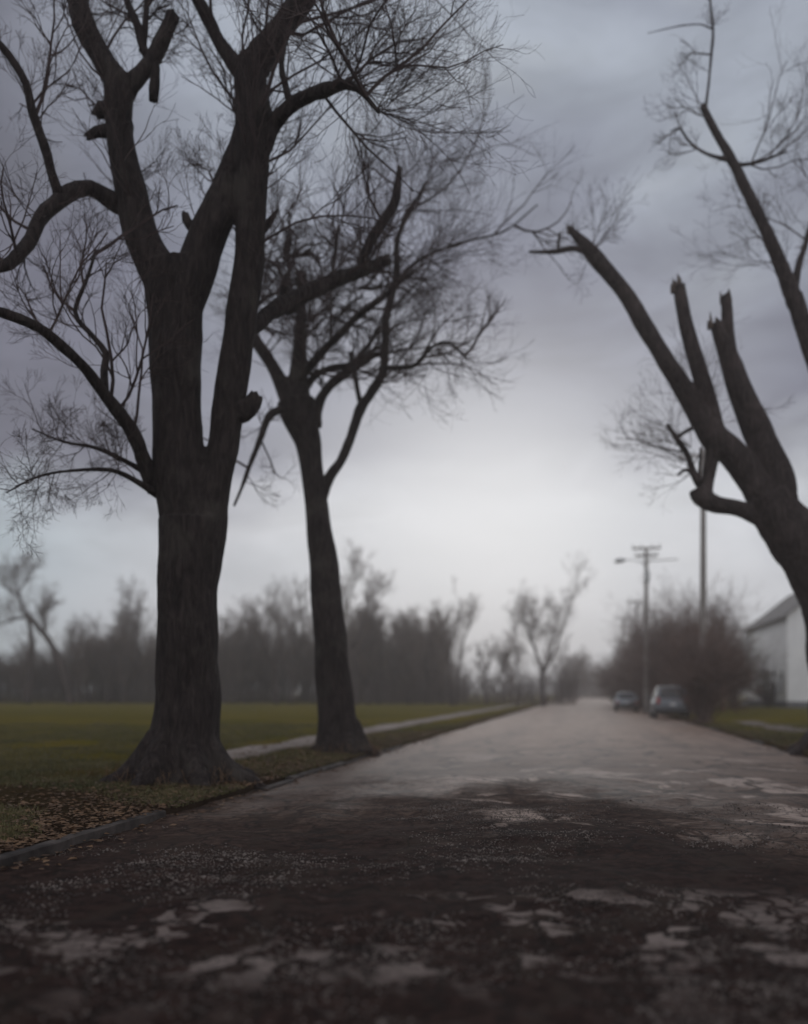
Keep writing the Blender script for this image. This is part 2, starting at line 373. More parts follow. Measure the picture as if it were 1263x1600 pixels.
# kerbs: old, sunken, broken into lengths
def kerb(name, off, y0, y1, hgt):
    mb = MB(); y = y0
    while y < y1:
        l = random.uniform(1.2, 2.2); dxy = random.uniform(-.06, .06); hz_ = hgt*(1 if y < 11 else .45)+random.uniform(-.06, .03)-(.12 if random.random() < .22 else 0)
        A, B = road(off+dxy, y+.02), road(off+dxy+random.uniform(-.02, .02), y+l-.02)
        n_ = np.array((1, -RD, 0))/math.hypot(1, RD); n = 6
        P = []
        for i in range(n+1):
            c_ = A+(B-A)*i/n; q = [.010*mnoise.noise(Vector(c_)*5+Vector((k, 0, 0))) for k in range(4)]
            P += [c_-n_*.08+(0, 0, -.2), c_-n_*(.075+q[0])+(0, 0, hz_+q[1]-.012), c_-n_*.05+(0, 0, hz_+q[1]),
                  c_+n_*.05+(0, 0, hz_+q[2]), c_+n_*(.075+q[3])+(0, 0, hz_+q[2]-.012), c_+n_*.08+(0, 0, -.2)]
        f = [(i*6+j, (i+1)*6+j, (i+1)*6+j+1, i*6+j+1) for i in range(n) for j in range(5)]
        f += [(0, 1, 2, 3, 4, 5), tuple(n*6+j for j in (5, 4, 3, 2, 1, 0))]
        mb.add(P, f); y += l
    tag(mb.build(name, M['kerbm']), kind='structure')
kerb('left_kerb', L_EDGE-.02, 3, 24, .05)
kerb('right_kerb', R_EDGE+.04, 3, 44, .05)

# footpaths: worn slabs, edges overgrown
def footpath(name, off, y0, y1, wd, ph):
    ys = dist_rows(y0, 30, .2, y1)
    def z(x, y, e, j): return lawn_z(x, y, e, j)+(-.06 if j in (0, 6) else .022+.01*nz(x, y, 1.2, 6))
    ed = lambda s: (lambda y: off+s*wd*(.5+.13*nz(y, ph+s, .55)+.05*nz(y, ph+s, 2)))
    sheet(name, M['walk'], [ed(-1), (lambda y: ed(-1)(y)+.02), off-.3, off, off+.3, (lambda y: ed(1)(y)-.02), ed(1)], ys, z)
footpath('left_footpath', -7.9, 16.5, 125, 1.25, 3)
footpath('right_footpath', 7.6, 31.5, 44, 1.1, 9)
footpath('right_footpath_near', 7.5, 8, 27, 1.0, 15)

# ------------------------------------------------------------------ trees
def px_path(pts, Y0):
    P, r = [], []
    for q in pts:
        Y = Y0+(q[3] if len(q) > 3 else 0.0); P.append(at(q[0], q[1], Y)); r.append(q[2]/2*Y/F)
    return np.array(P), np.array(r)
def trunk_obj(parent, org, tubes, mat, vox, Y0, name='trunk', roots=None):
    mb = MB()
    for k, (pts, kw) in enumerate(tubes):
        P, r = px_path(pts, Y0); a = dict(sides=28, step=.09, bump=.09, bs=2.4, wob=.10); a.update(kw); tube(mb, P, r, **a)
    if roots:
        base = np.array(org); n, reach, rr = roots
        for k in range(n):
            a_ = k*6.283/n+random.uniform(-.25, .25)+.4; u = np.array((math.cos(a_), math.sin(a_), 0)); q = u*reach*random.uniform(.75, 1.15)
            tube(mb, [base+u*rr*.55+(0, 0, .75), base+u*rr*.95+(0, 0, .32), base+u*rr+q*.3+(0, 0, .10), base+u*rr+q*.7+(0, 0, .0), base+u*rr+q+(0, 0, -.14)],
                 [rr*.30, rr*.34, rr*.28, rr*.19, rr*.10], 12, .08, .12, 3)
    o = mb.build(name, mat, parent, smooth=True, org=org)
    if vox:
        md = o.modifiers.new('blend', 'REMESH'); md.mode = 'VOXEL'; md.voxel_size = vox; md.use_smooth_shade = True
        md = o.modifiers.new('soft', 'SMOOTH'); md.factor = .5; md.iterations = 3
    return o
def limb(parent, org, pts, Y0, mat, label=None, jag=0.0, bumpy=.2, sides=14, step=.10, wob=.45, name='limb'):
    P, r = px_path(pts, Y0); mb = MB(); tube(mb, P, r, sides, step, bumpy, 3.5, jag, None, wob)
    o = mb.build(name, mat, parent, smooth=True, org=org); tag(o, label)
    return P, r
def sprouts(mb, P, r, n, L, rad, t0=.1, t1=1.0, updir=.5, kids=(5, 4, 3), along=.5, up=.06, wild=.12, bias=(0, 0, 0), minr=.002, mid=True):
    Ps, rs = spline(P, r, .08); m = len(Ps)
    T = np.gradient(Ps, axis=0); T = unit(T)
    i = (m-1)*rng.uniform(t0, t1, n); i = np.clip(i.astype(int), 0, m-1)
    D = unit(np.cross(T[i], rng.normal(0, 1, (n, 3))))+T[i]*along+np.array((0, 0, updir))+np.array(bias)
    if mid and n >= 8:
        k = max(3, n//3)
        grow(mb, Ps[i[:k]], D[:k], L*1.7*rng.uniform(.6, 1.15, k), rad*2.8*rng.uniform(.7, 1.2, k), (5, 4, 3), up, wild*1.5, minr=minr, taper=.35)
        i, D = i[k+n//3:], D[k+n//3:]; n = len(i)
    grow(mb, Ps[i]+unit(D)*rs[i][:, None]*.6, D, L*rng.uniform(.5, 1.15, n), rad*rng.uniform(.6, 1.2, n), kids, up, wild, minr=minr)

# ---- the big maple on the left
YB = 14.6
org = at(283, HZ+EYE*F/YB-2, YB); org[2] = .05
big_tree = empty('maple_tree', org, 'huge dark maple with two stems and cut limbs, nearest on the left verge', 'tree', 'old maples along the road')
bt = MB()
trunk_obj(big_tree, org, [
    ([(282, 1250, 124), (286, 1195, 116), (290, 1130, 104), (293, 1050, 97), (294, 960, 93), (295, 880, 97), (298, 810, 104)],
     dict(flare=(1.5, .55, 5), sides=56, bump=.06)),
    ([(300, 850, 92), (286, 770, 82), (277, 680, 76), (276, 590, 76), (274, 510, 82), (272, 450, 88), (266, 415, 84)], dict(sides=36)),
    ([(310, 850, 74), (330, 775, 58), (350, 700, 48), (358, 630, 50), (368, 560, 50), (380, 490, 48), (388, 410, 46), (394, 330, 46), (397, 260, 50), (397, 190, 54), (393, 120, 52), (398, 95, 50)],
     dict(sides=30)),
    ([(268, 450, 74), (242, 412, 60), (222, 370, 54), (207, 310, 50), (195, 250, 44), (186, 190, 42), (186, 140, 46), (186, 122, 46)], dict(sides=28)),
    ([(280, 470, 76), (304, 425, 66), (318, 385, 60), (338, 335, 56), (360, 290, 52, .15), (380, 245, 50, .3), (394, 190, 46, .3)], dict(sides=28)),
], M['bark'], .034, YB, roots=(8, .75, .66))
GB = 2.2
BL = []
def BLm(pts, jag=0.0, label=None, mat='bark', **kw):
    P, r = limb(big_tree, org, pts, YB, M[mat], label, jag, **kw); BL.append((P, r)); return P, r
l1 = BLm([(186, 140, 40), (166, 95, 34), (148, 60, 33), (130, 22, 34), (118, -15, 30), (105, -60, 26)])
l2 = BLm([(190, 150, 30), (212, 126, 28), (234, 95, 25), (250, 60, 23), (262, 35, 22), (268, 22, 22)], jag=.03)
l2b = BLm([(240, 92, 14), (243, 118, 14), (243, 140, 17), (242, 158, 15)], jag=.02)
l2c = BLm([(232, 95, 14), (222, 70, 13), (215, 40, 12), (200, 5, 10), (190, -30, 8)])
l2d = BLm([(222, 80, 11), (226, 50, 10), (228, 20, 9), (232, -20, 7)])
l3 = BLm([(398, 110, 46), (420, 75, 42), (446, 42, 38), (470, 8, 36), (500, -30, 32), (530, -75, 28)])
l4 = BLm([(388, 120, 34), (364, 98, 24), (342, 62, 20), (322, 22, 19), (300, -18, 16), (285, -60, 13)])
l5 = BLm([(400, 250, 34), (420, 222, 28), (430, 192, 26), (452, 168, 23, -.2), (480, 152, 22, -.4), (508, 142, 20, -.7), (535, 132, 15, -1), (560, 140, 9, -1.3), (592, 175, 6, -1.6)])
l6 = BLm([(455, 170, 12, -.2), (447, 140, 11, -.2), (440, 105, 9, -.1), (446, 70, 7), (450, 30, 5)])
l7 = BLm([(192, 318, 34), (168, 305, 26), (140, 292, 23, -.2), (112, 296, 23, -.5), (90, 312, 24, -.8), (62, 345, 22, -1.1), (38, 385, 20, -1.4), (12, 412, 18, -1.7), (-25, 425, 15, -2)])
l8 = BLm([(92, 306, 17, -.8), (78, 268, 15, -.9), (68, 225, 14, -1), (52, 175, 13, -1.1), (42, 130, 13, -1.2), (15, 85, 11, -1.3), (-8, 60, 9, -1.4), (-30, 30, 7, -1.5)])
l9 = BLm([(372, 520, 34), (395, 515, 27, .3), (425, 487, 26, .8), (458, 467, 25, 1.2), (495, 450, 23, 1.6), (535, 432, 22, 2), (570, 420, 19, 2.2), (606, 404, 16, 2.4)], jag=.05)
l10 = BLm([(562, 425, 16, 2.2), (572, 390, 15, 2.3), (586, 362, 16, 2.3), (606, 340, 17, 2.4), (618, 318, 15, 2.4), (621, 290, 11, 2.4), (624, 262, 7, 2.4)], jag=.04)
l11 = BLm([(245, 765, 30), (222, 712, 24, -.3), (200, 665, 22, -.6), (168, 622, 19, -1), (135, 580, 17, -1.4), (100, 545, 16, -1.8), (60, 510, 16, -2.2), (20, 492, 17, -2.6), (-30, 480, 14, -3)])
l12 = BLm([(165, 618, 13, -1), (163, 580, 12, -.9), (165, 552, 10, -.8), (140, 520, 8, -.9), (118, 488, 7, -1), (138, 430, 5, -1), (150, 390, 4, -1)])
l13 = BLm([(250, 775, 14), (215, 752, 9, -.4), (175, 735, 7, -.8), (120, 735, 5, -1.2), (60, 745, 3.5, -1.6), (10, 770, 2, -2)])
l14 = BLm([(248, 750, 13), (205, 725, 8, -.2), (150, 700, 6, -.4), (100, 690, 4, -.7), (50, 670, 2, -1)])
for pts, jg in (([(200, 214, 40), (170, 208, 26), (152, 209, 17), (137, 215, 12)], .05), ([(198, 186, 46), (172, 176, 34), (157, 174, 24), (150, 182, 14)], .03), ([(362, 646, 44), (390, 636, 30), (402, 618, 20)], .04),
                ([(325, 385, 24), (292, 345, 14), (290, 335, 10)], .04), ([(392, 378, 24), (420, 350, 12), (434, 330, 5)], .03), ([(455, 488, 20, 1.2), (448, 462, 20, 1.2), (446, 450, 16, 1.2)], .06)):
    limb(big_tree, org, pts, YB, M['bark'], None, jg, sides=10, name='branch_stub')
# twigs
for (P, r), n, L, t0 in ((l1, 9, 1.3, .2), (l2, 5, .9, .3), (l2c, 8, 1.0, .2), (l2d, 8, .9, .2), (l3, 16, 1.5, .15), (l4, 12, 1.2, .1), (l5, 22, 1.3, .35), (l6, 10, .9, .3),
                      (l7, 14, 1.1, .2), (l8, 16, 1.1, .1), (l9, 26, 1.1, .05), (l10, 16, 1.0, .1), (l11, 16, 1.1, .25), (l12, 12, .8, .2)):
    sprouts(bt, P, r, n, L, .011, t0, 1.0)
for P, r in (l13, l14): sprouts(bt, P, r, 20, .9, .009, .2, 1.0, updir=.12, up=.03, mid=False)
Ps, rs = px_path([(390, 480, 40), (395, 380, 44), (397, 250, 48), (396, 130, 50)], YB); sprouts(bt, Ps, rs, 34, 1.3, .012, updir=.25, bias=(.35, 0, 0))
Ps, rs = px_path([(280, 500, 80), (222, 370, 54), (195, 250, 44), (186, 140, 44)], YB); sprouts(bt, Ps, rs, 18, 1.1, .010, updir=.3)
Ps, rs = px_path([(300, 430, 60), (340, 335, 56), (380, 245, 50)], YB); sprouts(bt, Ps, rs, 12, 1.1, .010, updir=.4)
for px_, py_, tgt, n in ((545, 135, (640, 120), 10), (595, 175, (760, 200), 8), (520, 140, (600, 40), 9), (590, 170, (700, 70), 8), (470, 10, (600, -40), 6)):
    a_ = at(px_, py_, YB-1); b_ = at(*tgt, YB-1.6)
    grow(bt, np.repeat(a_[None], n, 0), (b_-a_)[None]+rng.normal(0, .45, (n, 3)), np.linalg.norm(b_-a_)*rng.uniform(.7, 1.3, n), .009, (5, 4, 2), .05, .16)
bt.build('twig_crown', M['twig'], big_tree, org=org)

# ---- the second maple
Y2 = 21.6
org2 = at(537, HZ+EYE*F/Y2, Y2); org2[2] = .05
tree2 = empty('maple_tree', org2, 'slimmer bare maple with tangled limbs, standing beside the footpath on the left verge', 'tree', 'old maples along the road')
trunk_obj(tree2, org2, [
    ([(536, 1186, 72), (530, 1150, 66), (525, 1100, 58), (519, 1040, 54), (514, 980, 51), (508, 900, 46), (501, 840, 41), (494, 780, 36), (487, 730, 35), (480, 690, 42), (470, 655, 54), (464, 625, 58)],
     dict(flare=(1.1, .45, 5), sides=44, step=.12, bump=.06)),
    ([(470, 650, 40), (467, 600, 32), (468, 560, 24), (470, 510, 19), (471, 460, 16), (470, 424, 14)], dict(jag=.06, sides=18)),
    ([(462, 650, 34), (446, 612, 25), (428, 575, 20), (410, 548, 19), (394, 525, 17, .3), (380, 500, 14, .6)], dict(sides=16)),
], M['bark'], .036, Y2, roots=(7, .5, .47))
TL = []
def TLm(pts, jag=0.0, **kw):
    P, r = limb(tree2, org2, pts, Y2, M['bark'], None, jag, **kw); TL.append((P, r)); return P, r
a1 = TLm([(470, 655, 22), (458, 620, 17), (475, 585, 14, -.2), (500, 556, 13, -.5), (530, 525, 12, -.8), (562, 492, 11, -1.1), (592, 470, 9, -1.4), (620, 445, 7, -1.6), (650, 420, 4, -1.8)])
a2_ = TLm([(490, 665, 24), (500, 632, 18), (515, 605, 15), (532, 588, 15, .3), (556, 572, 14, .6), (580, 556, 11, .8), (600, 552, 8, 1)])
a3_ = TLm([(470, 625, 14), (490, 590, 11), (520, 575, 10), (548, 568, 9), (575, 540, 7), (592, 510, 5)])
a4 = TLm([(497, 790, 22), (516, 748, 16), (536, 715, 15), (552, 670, 15), (564, 638, 16), (582, 612, 15), (598, 580, 13), (603, 540, 12), (604, 500, 12), (612, 460, 12), (620, 420, 11), (622, 375, 10), (636, 335, 8), (655, 305, 6), (664, 285, 4)])
a5 = TLm([(566, 636, 9), (560, 612, 8), (554, 585, 8), (548, 550, 7)], jag=.05)
a6 = TLm([(455, 640, 20), (436, 640, 13, -.3), (420, 652, 12, -.6), (408, 680, 10, -1), (396, 715, 8, -1.4), (380, 755, 6, -1.8), (366, 790, 4, -2.2)])
a7 = TLm([(603, 575, 8), (625, 575, 8, -.5), (650, 570, 7, -1), (672, 545, 5, -1.4), (700, 535, 4, -1.8), (730, 560, 3, -2)])
a8 = TLm([(620, 440, 8), (650, 410, 6, .4), (690, 390, 5, .8), (735, 375, 4, 1.2), (790, 360, 3, 1.6), (840, 320, 2, 2)])
tt = MB()
for (P, r), n, L, t0 in ((a1, 22, 1.4, .2), (a2_, 18, 1.3, .2), (a3_, 14, 1.2, .2), (a4, 24, 1.6, .3), (a5, 4, .8, .3), (a6, 8, 1.0, .2), (a7, 14, 1.2, .2), (a8, 10, 1.2, .1)):
    sprouts(tt, P, r, n, L, .013, t0, 1.0, updir=.3)
Ps, rs = px_path([(468, 620, 40), (470, 520, 20), (470, 430, 14)], Y2); sprouts(tt, Ps, rs, 30, 1.5, .013, updir=.2)
Ps, rs = px_path([(440, 600, 22), (395, 525, 17), (420, 430, 10), (430, 360, 8)], Y2); sprouts(tt, Ps, rs, 22, 1.4, .013, updir=.3)
for px_, py_, tgt, n in ((655, 415, (760, 330), 9), (660, 300, (740, 240), 7), (625, 400, (700, 480), 8), (680, 545, (760, 600), 8), (605, 520, (690, 470), 9), (640, 330, (600, 220), 7)):
    a_ = at(px_, py_, Y2-1); b_ = at(*tgt, Y2-1)
    grow(tt, np.repeat(a_[None], n, 0), (b_-a_)[None]+rng.normal(0, .6, (n, 3)), np.linalg.norm(b_-a_)*rng.uniform(.6, 1.3, n), .011, (5, 4, 3), .06, .17)
Ps, rs = px_path([(400, 560, 20), (440, 500, 20), (450, 420, 16), (430, 340, 10)], Y2); sprouts(tt, Ps, rs, 26, 1.1, .024, updir=.1, kids=(6, 5, 3), wild=.26)
Ps, rs = px_path([(470, 600, 20), (520, 500, 14), (580, 430, 10)], Y2+.6); sprouts(tt, Ps, rs, 24, 1.1, .022, updir=.1, kids=(6, 4, 3), wild=.26)
tt.build('twig_crown', M['twig'], tree2, org=org2)

# ---- the storm broken maple on the right
Y3 = 21.9
org3 = at(1310, HZ+EYE*F/Y3, Y3); org3[2] = .05
tree3 = empty('broken_maple_tree', org3, 'storm broken maple with snapped splintered limbs leaning over the road from the right', 'tree', 'old maples along the road')
trunk_obj(tree3, org3, [
    ([(1320, 1190, 96), (1316, 1130, 88), (1310, 1060, 84), (1304, 990, 84), (1292, 930, 86), (1272, 885, 84), (1246, 845, 82), (1218, 805, 76), (1198, 772, 66)],
     dict(flare=(1.0, .9, 6), sides=40, step=.14)),
    ([(1205, 790, 54), (1172, 742, 48), (1140, 705, 44), (1115, 682, 44), (1098, 655, 38), (1078, 622, 32), (1052, 582, 29), (1026, 540, 27), (1002, 500, 27), (980, 462, 25), (955, 430, 24), (932, 404, 25), (912, 381, 19), (898, 366, 13), (889, 356, 10)],
     dict(sides=20, jag=.05)),
    ([(1128, 698, 40), (1116, 672, 34), (1110, 645, 31), (1103, 612, 28), (1092, 575, 25), (1080, 535, 24), (1070, 495, 22), (1064, 465, 20), (1061, 447, 19)], dict(sides=20, jag=.09)),
    ([(1222, 800, 60), (1212, 745, 52), (1196, 700, 46), (1176, 655, 43), (1158, 615, 38), (1144, 575, 33), (1133, 545, 28), (1122, 518, 19), (1117, 505, 17)], dict(sides=20, jag=.10)),
    ([(1150, 595, 26), (1142, 555, 22), (1138, 520, 19), (1136, 485, 18), (1134, 464, 17)], dict(sides=16, jag=.16)),
    ([(1215, 815, 40), (1185, 806, 30), (1150, 794, 25), (1118, 788, 27), (1097, 776, 32), (1090, 764, 26)], dict(sides=16, jag=.05)),
    ([(1100, 780, 24), (1106, 752, 21), (1112, 722, 22), (1116, 695, 26)], dict(sides=14)),
    ([(1306, 1000, 70), (1318, 900, 60), (1326, 800, 52), (1322, 700, 42), (1300, 630, 32), (1278, 575, 28), (1256, 510, 26), (1240, 460, 26)], dict(sides=22)),
], M['bark_pale'], .034, Y3, roots=(7, .7, .66))
def RLm(pts, jag=0.0, label=None, **kw): return limb(tree3, org3, pts, Y3, M['bark_pale'], label, jag, **kw)
b1 = RLm([(1244, 475, 26), (1228, 430, 22), (1206, 378, 19), (1182, 330, 17), (1160, 285, 16), (1140, 245, 14), (1120, 208, 12), (1106, 182, 12), (1100, 168, 12)], jag=.05)
b2 = RLm([(1104, 175, 5), (1108, 130, 4), (1112, 85, 4), (1113, 45, 4), (1110, 0, 3), (1112, -40, 2)], wob=1.2)
b3 = RLm([(1140, 250, 8), (1112, 243, 5), (1090, 232, 4), (1072, 215, 3.5), (1062, 200, 3), (1048, 205, 2)])
b4 = RLm([(1140, 255, 9), (1165, 257, 6), (1195, 250, 5), (1230, 235, 3)])
b5 = RLm([(1242, 450, 12), (1250, 410, 10), (1262, 370, 9), (1275, 320, 7), (1285, 260, 5)])
b6 = RLm([(926, 400, 12), (910, 391, 10), (893, 388, 9), (872, 392, 8), (850, 393, 6), (826, 393, 4)])
b7 = RLm([(873, 392, 5), (873, 378, 5), (875, 364, 3)], jag=.03, name='branch_stub')
b8 = RLm([(1094, 758, 14), (1084, 735, 11), (1074, 712, 9), (1060, 690, 9), (1044, 664, 6)], jag=.06, label='broken limb hanging in splinters')
b9 = RLm([(1056, 686, 6), (1068, 676, 6), (1084, 668, 6)], jag=.02, name='branch_stub')
b10 = RLm([(1094, 750, 5), (1094, 725, 5), (1095, 700, 5)], name='branch_stub')
b11 = RLm([(1088, 742, 7), (1072, 734, 6), (1060, 742, 4)], jag=.03, name='branch_stub')
b12 = RLm([(1112, 45, 3), (1095, 38, 2), (1070, 40, 2), (1040, 46, 1.5), (1012, 52, 1)], wob=1.5)
rt = MB()
for (P, r), n, L, t0 in ((b2, 8, .55, .1), (b3, 10, .6, .2), (b5, 10, 1.0, .1), (b6, 3, .7, .2), (b8, 10, 1.0, .1)):
    sprouts(rt, P, r, n, L, .008, t0, 1.0, updir=.25, kids=(4, 3, 2))
sprouts(rt, *b4, 16, 1.3, .009, .3, 1, updir=.5, bias=(.3, 0, .2))
sprouts(rt, *b1, 9, 1.0, .008, .1, .95, updir=.1, kids=(4, 3, 2))
for px_, py_, tgt, n in ((925, 388, (960, 310), 5), (928, 390, (985, 335), 4), (920, 400, (900, 440), 2), (1090, 650, (1060, 560), 6), (1080, 700, (1010, 620), 5), (1075, 720, (990, 700), 5),
                         (1088, 660, (1085, 560), 5), (1085, 740, (1030, 745), 4), (1170, 640, (1210, 660), 2), (1230, 440, (1150, 385), 3), (1215, 410, (1110, 415), 3), (1180, 330, (1110, 300), 2), (1105, 172, (1060, 110), 3)):
    a_ = at(px_, py_, Y3-.2); b_ = at(*tgt, Y3-.4)
    grow(rt, np.repeat(a_[None], n, 0), (b_-a_)[None]+rng.normal(0, .28, (n, 3)), np.linalg.norm(b_-a_)*rng.uniform(.7, 1.25, n), .009, (5, 3, 2), .05, .15)
rt.build('twig_crown', M['twig'], tree3, org=org3)

# ---- background trees: kinds, then copies
def far_tree(H, tr, lean=(0, 0), fork=.3, seed=0, dens=1.0, label='', cat='tree', group=None, spread=.5, limbs=7):
    o = empty('bare_tree', (0, 0, 0), label, cat, group)
    r0 = np.random.default_rng(seed); mb = MB(); cr = MB()
    P = [np.array((lean[0]*H*t**1.5, lean[1]*H*t**1.5, H*.72*t-.1))+(r0.normal(0, .03*H, 3)*(1, 1, 0) if t > .2 else 0) for t in np.linspace(0, 1, 6)]
    rr = [tr*x for x in (1.3, 1, .85, .66, .45, .22)]
    tube(mb, P, rr, 8, .6, .08, 1.5); Ps, rs = spline(P, rr, .3)
    for k in range(limbs):
        i = int(len(Ps)*r0.uniform(fork, .92)); a_ = r0.uniform(0, 6.28); L = H*r0.uniform(.25, .5)*(1.2-i/len(Ps)*.6)
        d_ = np.array((math.cos(a_)*spread, math.sin(a_)*spread, 1.0)); d_ /= np.linalg.norm(d_)
        Q = [Ps[i]+d_*L*t+np.array((math.cos(a_), math.sin(a_), 0))*L*.12*math.sin(3*t)+r0.normal(0, .02*L, 3) for t in np.linspace(0, 1, 5)]
        qr = [rs[i]*x for x in (.7, .55, .42, .3, .15)]
        tube(mb, Q, qr, 6, .8); sprouts(cr, Q, qr, max(3, int(7*dens)), H*.17, .028, .15, 1, 1.1, (5, 4, 2), minr=.007, mid=False)
    sprouts(cr, Ps, rs, int(12*dens), H*.17, .028, .25, 1, 1.1, (5, 4, 2), minr=.007, mid=False)
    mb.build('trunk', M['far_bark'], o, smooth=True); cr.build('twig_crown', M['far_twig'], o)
    return o
LBL = 'bare tree in the dense dark line along the far side of the field'
GRP = 'bare trees along the far side of the field'
protos = [far_tree(11.0, .17, (.05, 0), .25, 1, 1.0, LBL, group=GRP, spread=.34), far_tree(13.0, .20, (-.06, .02), .3, 2, 1.0, LBL, group=GRP, spread=.28),
          far_tree(9.5, .14, (.12, 0), .2, 3, 1.1, LBL, group=GRP, spread=.45), far_tree(14.0, .19, (.02, 0), .4, 4, .8, LBL, group=GRP, spread=.2, limbs=6),
          far_tree(10.0, .22, (-.1, 0), .22, 5, 1.2, LBL, group=GRP, spread=.4, limbs=9)]
used = [False]*5
def place(k, x, y, s, rz, label=None, group=None, z=0.0):
    o = protos[k] if not used[k] else copy_tree(protos[k]); used[k] = True
    o.location = (x, y, z); o.scale = (s, s, s); o.rotation_euler[2] = rz
    if label: o['label'] = label
    if group: o['group'] = group
    return o
px = -110
i = 0
while px < 690:
    Y = random.uniform(120, 140)
    q = at(px, HZ, Y); place(i % 5, q[0], Y, random.uniform(.72, 1.02)*(.72 if px < 125 else 1), random.uniform(0, 6.28)); i += 1
    px += random.uniform(3, 5.6)
for k_ in range(34):
    Y = random.uniform(112, 122); q = at(random.choice((random.uniform(120, 240), random.uniform(340, 500), random.uniform(540, 700))), HZ, Y)
    place(3, q[0], Y, random.uniform(.62, .88), random.uniform(0, 6.28))
# taller ones that stand out above the line
for px_, y_, s, k in ((432, 108, 1.22, 1), (455, 112, 1.1, 3), (556, 104, 1.5, 1), (575, 106, 1.3, 4), (592, 109, 1.2, 0), (300, 118, 1.2, 3), (385, 121, 1.15, 1), (215, 119, 1.15, 3)):
    q = at(px_, HZ, y_); place(k, q[0], y_, s, random.uniform(0, 6.28))
G2 = 'bare trees where the field meets the road'
L2 = 'thin hazy tree where the field ends beside the left road edge'
for px_, y_, s, k in ((640, 104, .9, 2), (668, 107, 1.0, 0), (690, 112, .95, 4), (760, 116, .85, 2), (785, 125, .8, 0), (875, 140, .9, 2), (890, 160, .9, 4), (800, 128, .8, 1), (905, 190, 1, 0)):
    q = at(px_, HZ, y_); place(k, q[0], y_, s, random.uniform(0, 6.28), L2, G2)
G3 = 'far trees closing the end of the road'
L3 = 'distant hazy tree in the dark wood that closes the end of the road'
for px_ in range(895, 985, 9):
    y_ = random.uniform(230, 300); q = at(px_, HZ, y_); place(random.randrange(5), q[0], y_, random.uniform(.7, .95), random.uniform(0, 6.28), L3, G3)
G4 = 'slender trees in the overgrown row on the right'
L4 = 'slender bare tree rising out of the brown thicket behind the parked cars'
for px_, y_, s, k in ((965, 135, .75, 3), (985, 115, .72, 1), (1000, 100, .62, 3), (1022, 90, .6, 1), (1045, 84, .62, 3), (1075, 80, .6, 1), (1100, 76, .66, 4), (1130, 82, .72, 3), (1012, 120, .8, 0), (1060, 100, .75, 4)):
    q = at(px_, HZ, y_); place(k, q[0], y_, s, random.uniform(0, 6.28), L4, G4)

# three background trees with outlines of their own
def own_tree(Y, base, tubes, label, n=9, L=2.2, rad=.03):
    og = at(base, HZ, Y); og[2] = 0; o = empty('bare_tree', og, label, 'tree'); mb = MB(); cr = MB()
    for pts in tubes:
        P, r = px_path(pts, Y); r = r*(1.0 if base < 300 else .42); tube(mb, P, r, 10, .5, .1, 1.5, wob=.5); sprouts(cr, P, r, n*4, L*1.1, rad*.7, .2, 1, .9, (4, 3, 3), minr=.007, mid=False)
    mb.build('trunk', M['far_bark'], o, smooth=True, org=og); cr.build('twig_crown', M['far_twig'], o, org=og)
own_tree(112, 112, [[(112, 1102, 13), (105, 1070, 11), (96, 1040, 10), (82, 1010, 9), (68, 988, 9), (52, 970, 8), (38, 955, 6), (32, 935, 5), (26, 912, 3), (24, 880, 2)],
                    [(70, 990, 6), (70, 972, 5), (66, 955, 4), (85, 950, 2)], [(32, 935, 4), (15, 920, 3), (2, 915, 2)], [(46, 962, 4), (20, 968, 3), (5, 975, 2)], [(30, 925, 3), (42, 905, 2), (50, 890, 1.5)],
                    [(45, 1100, 12), (46, 1040, 10), (50, 1000, 8), (44, 965, 5)]],
         'crooked leaning tree with a bent trunk at the far left of the field', 8, 2.4)
own_tree(97, 848, [[(850, 1106, 16), (848, 1070, 13), (846, 1045, 12), (836, 1015, 9), (826, 985, 8), (815, 950, 5), (812, 925, 3)], [(846, 1050, 10), (858, 1020, 8), (866, 990, 5), (870, 962, 3)],
                   [(850, 1050, 9), (868, 1015, 6), (884, 965, 4), (897, 930, 3), (905, 895, 2)], [(838, 1020, 5), (832, 990, 4), (842, 955, 2)]],
         'vee shaped bare tree with one long thin branch slanting right over the road', 8, 2.0)
own_tree(95, 712, [[(706, 1108, 14), (704, 1070, 11), (702, 1030, 9), (706, 1000, 7), (716, 970, 5), (720, 938, 3)], [(702, 1035, 8), (692, 1005, 5), (690, 970, 3)], [(712, 1108, 10), (718, 1050, 8), (722, 1010, 6), (735, 975, 4), (742, 940, 3)],
                   [(808, 1106, 8), (810, 1060, 6), (807, 1010, 5), (806, 960, 3)]],
         'hazy tree of several upright stems right of the slimmer maple', 9, 2.0)

# ---- undergrowth that reads as one mass
def thicket(name, spots, mat, hmin, hmax, rad, label, n_kids=(4, 3)):
    mb = MB(); S = np.array(spots); D = rng.normal(0, .22, S.shape)+np.array((0, 0, 1))
    grow(mb, S, D, rng.uniform(hmin, hmax, len(S)), rad, n_kids, .06, .14, K=4, minr=.007, spread=(.2, .55))
    o = mb.build(name, mat); tag(o, label, 'undergrowth', kind='stuff')
def ground_pt(px_, Y): q = at(px_, HZ, Y); return (q[0], Y, -.05)
S = [ground_pt(random.uniform(-260, 720), random.uniform(122, 134)) for _ in range(3400)]
thicket('field_thicket', S, M['thicket'], 1.0, 6.0, .03, 'dark tangled undergrowth along the foot of the far tree line')
S = [ground_pt(random.uniform(560, 900), random.uniform(106, 128)) for _ in range(900)]
thicket('roadside_thicket', S, M['thicket'], 1.2, 3.8, .03, 'low brown undergrowth between the field and the far road')
S = [ground_pt(random.uniform(880, 990), random.uniform(235, 300)) for _ in range(700)]
thicket('far_wood_thicket', S, M['thicket'], 3, 9, .06, 'dark hazy wood closing the far end of the road')

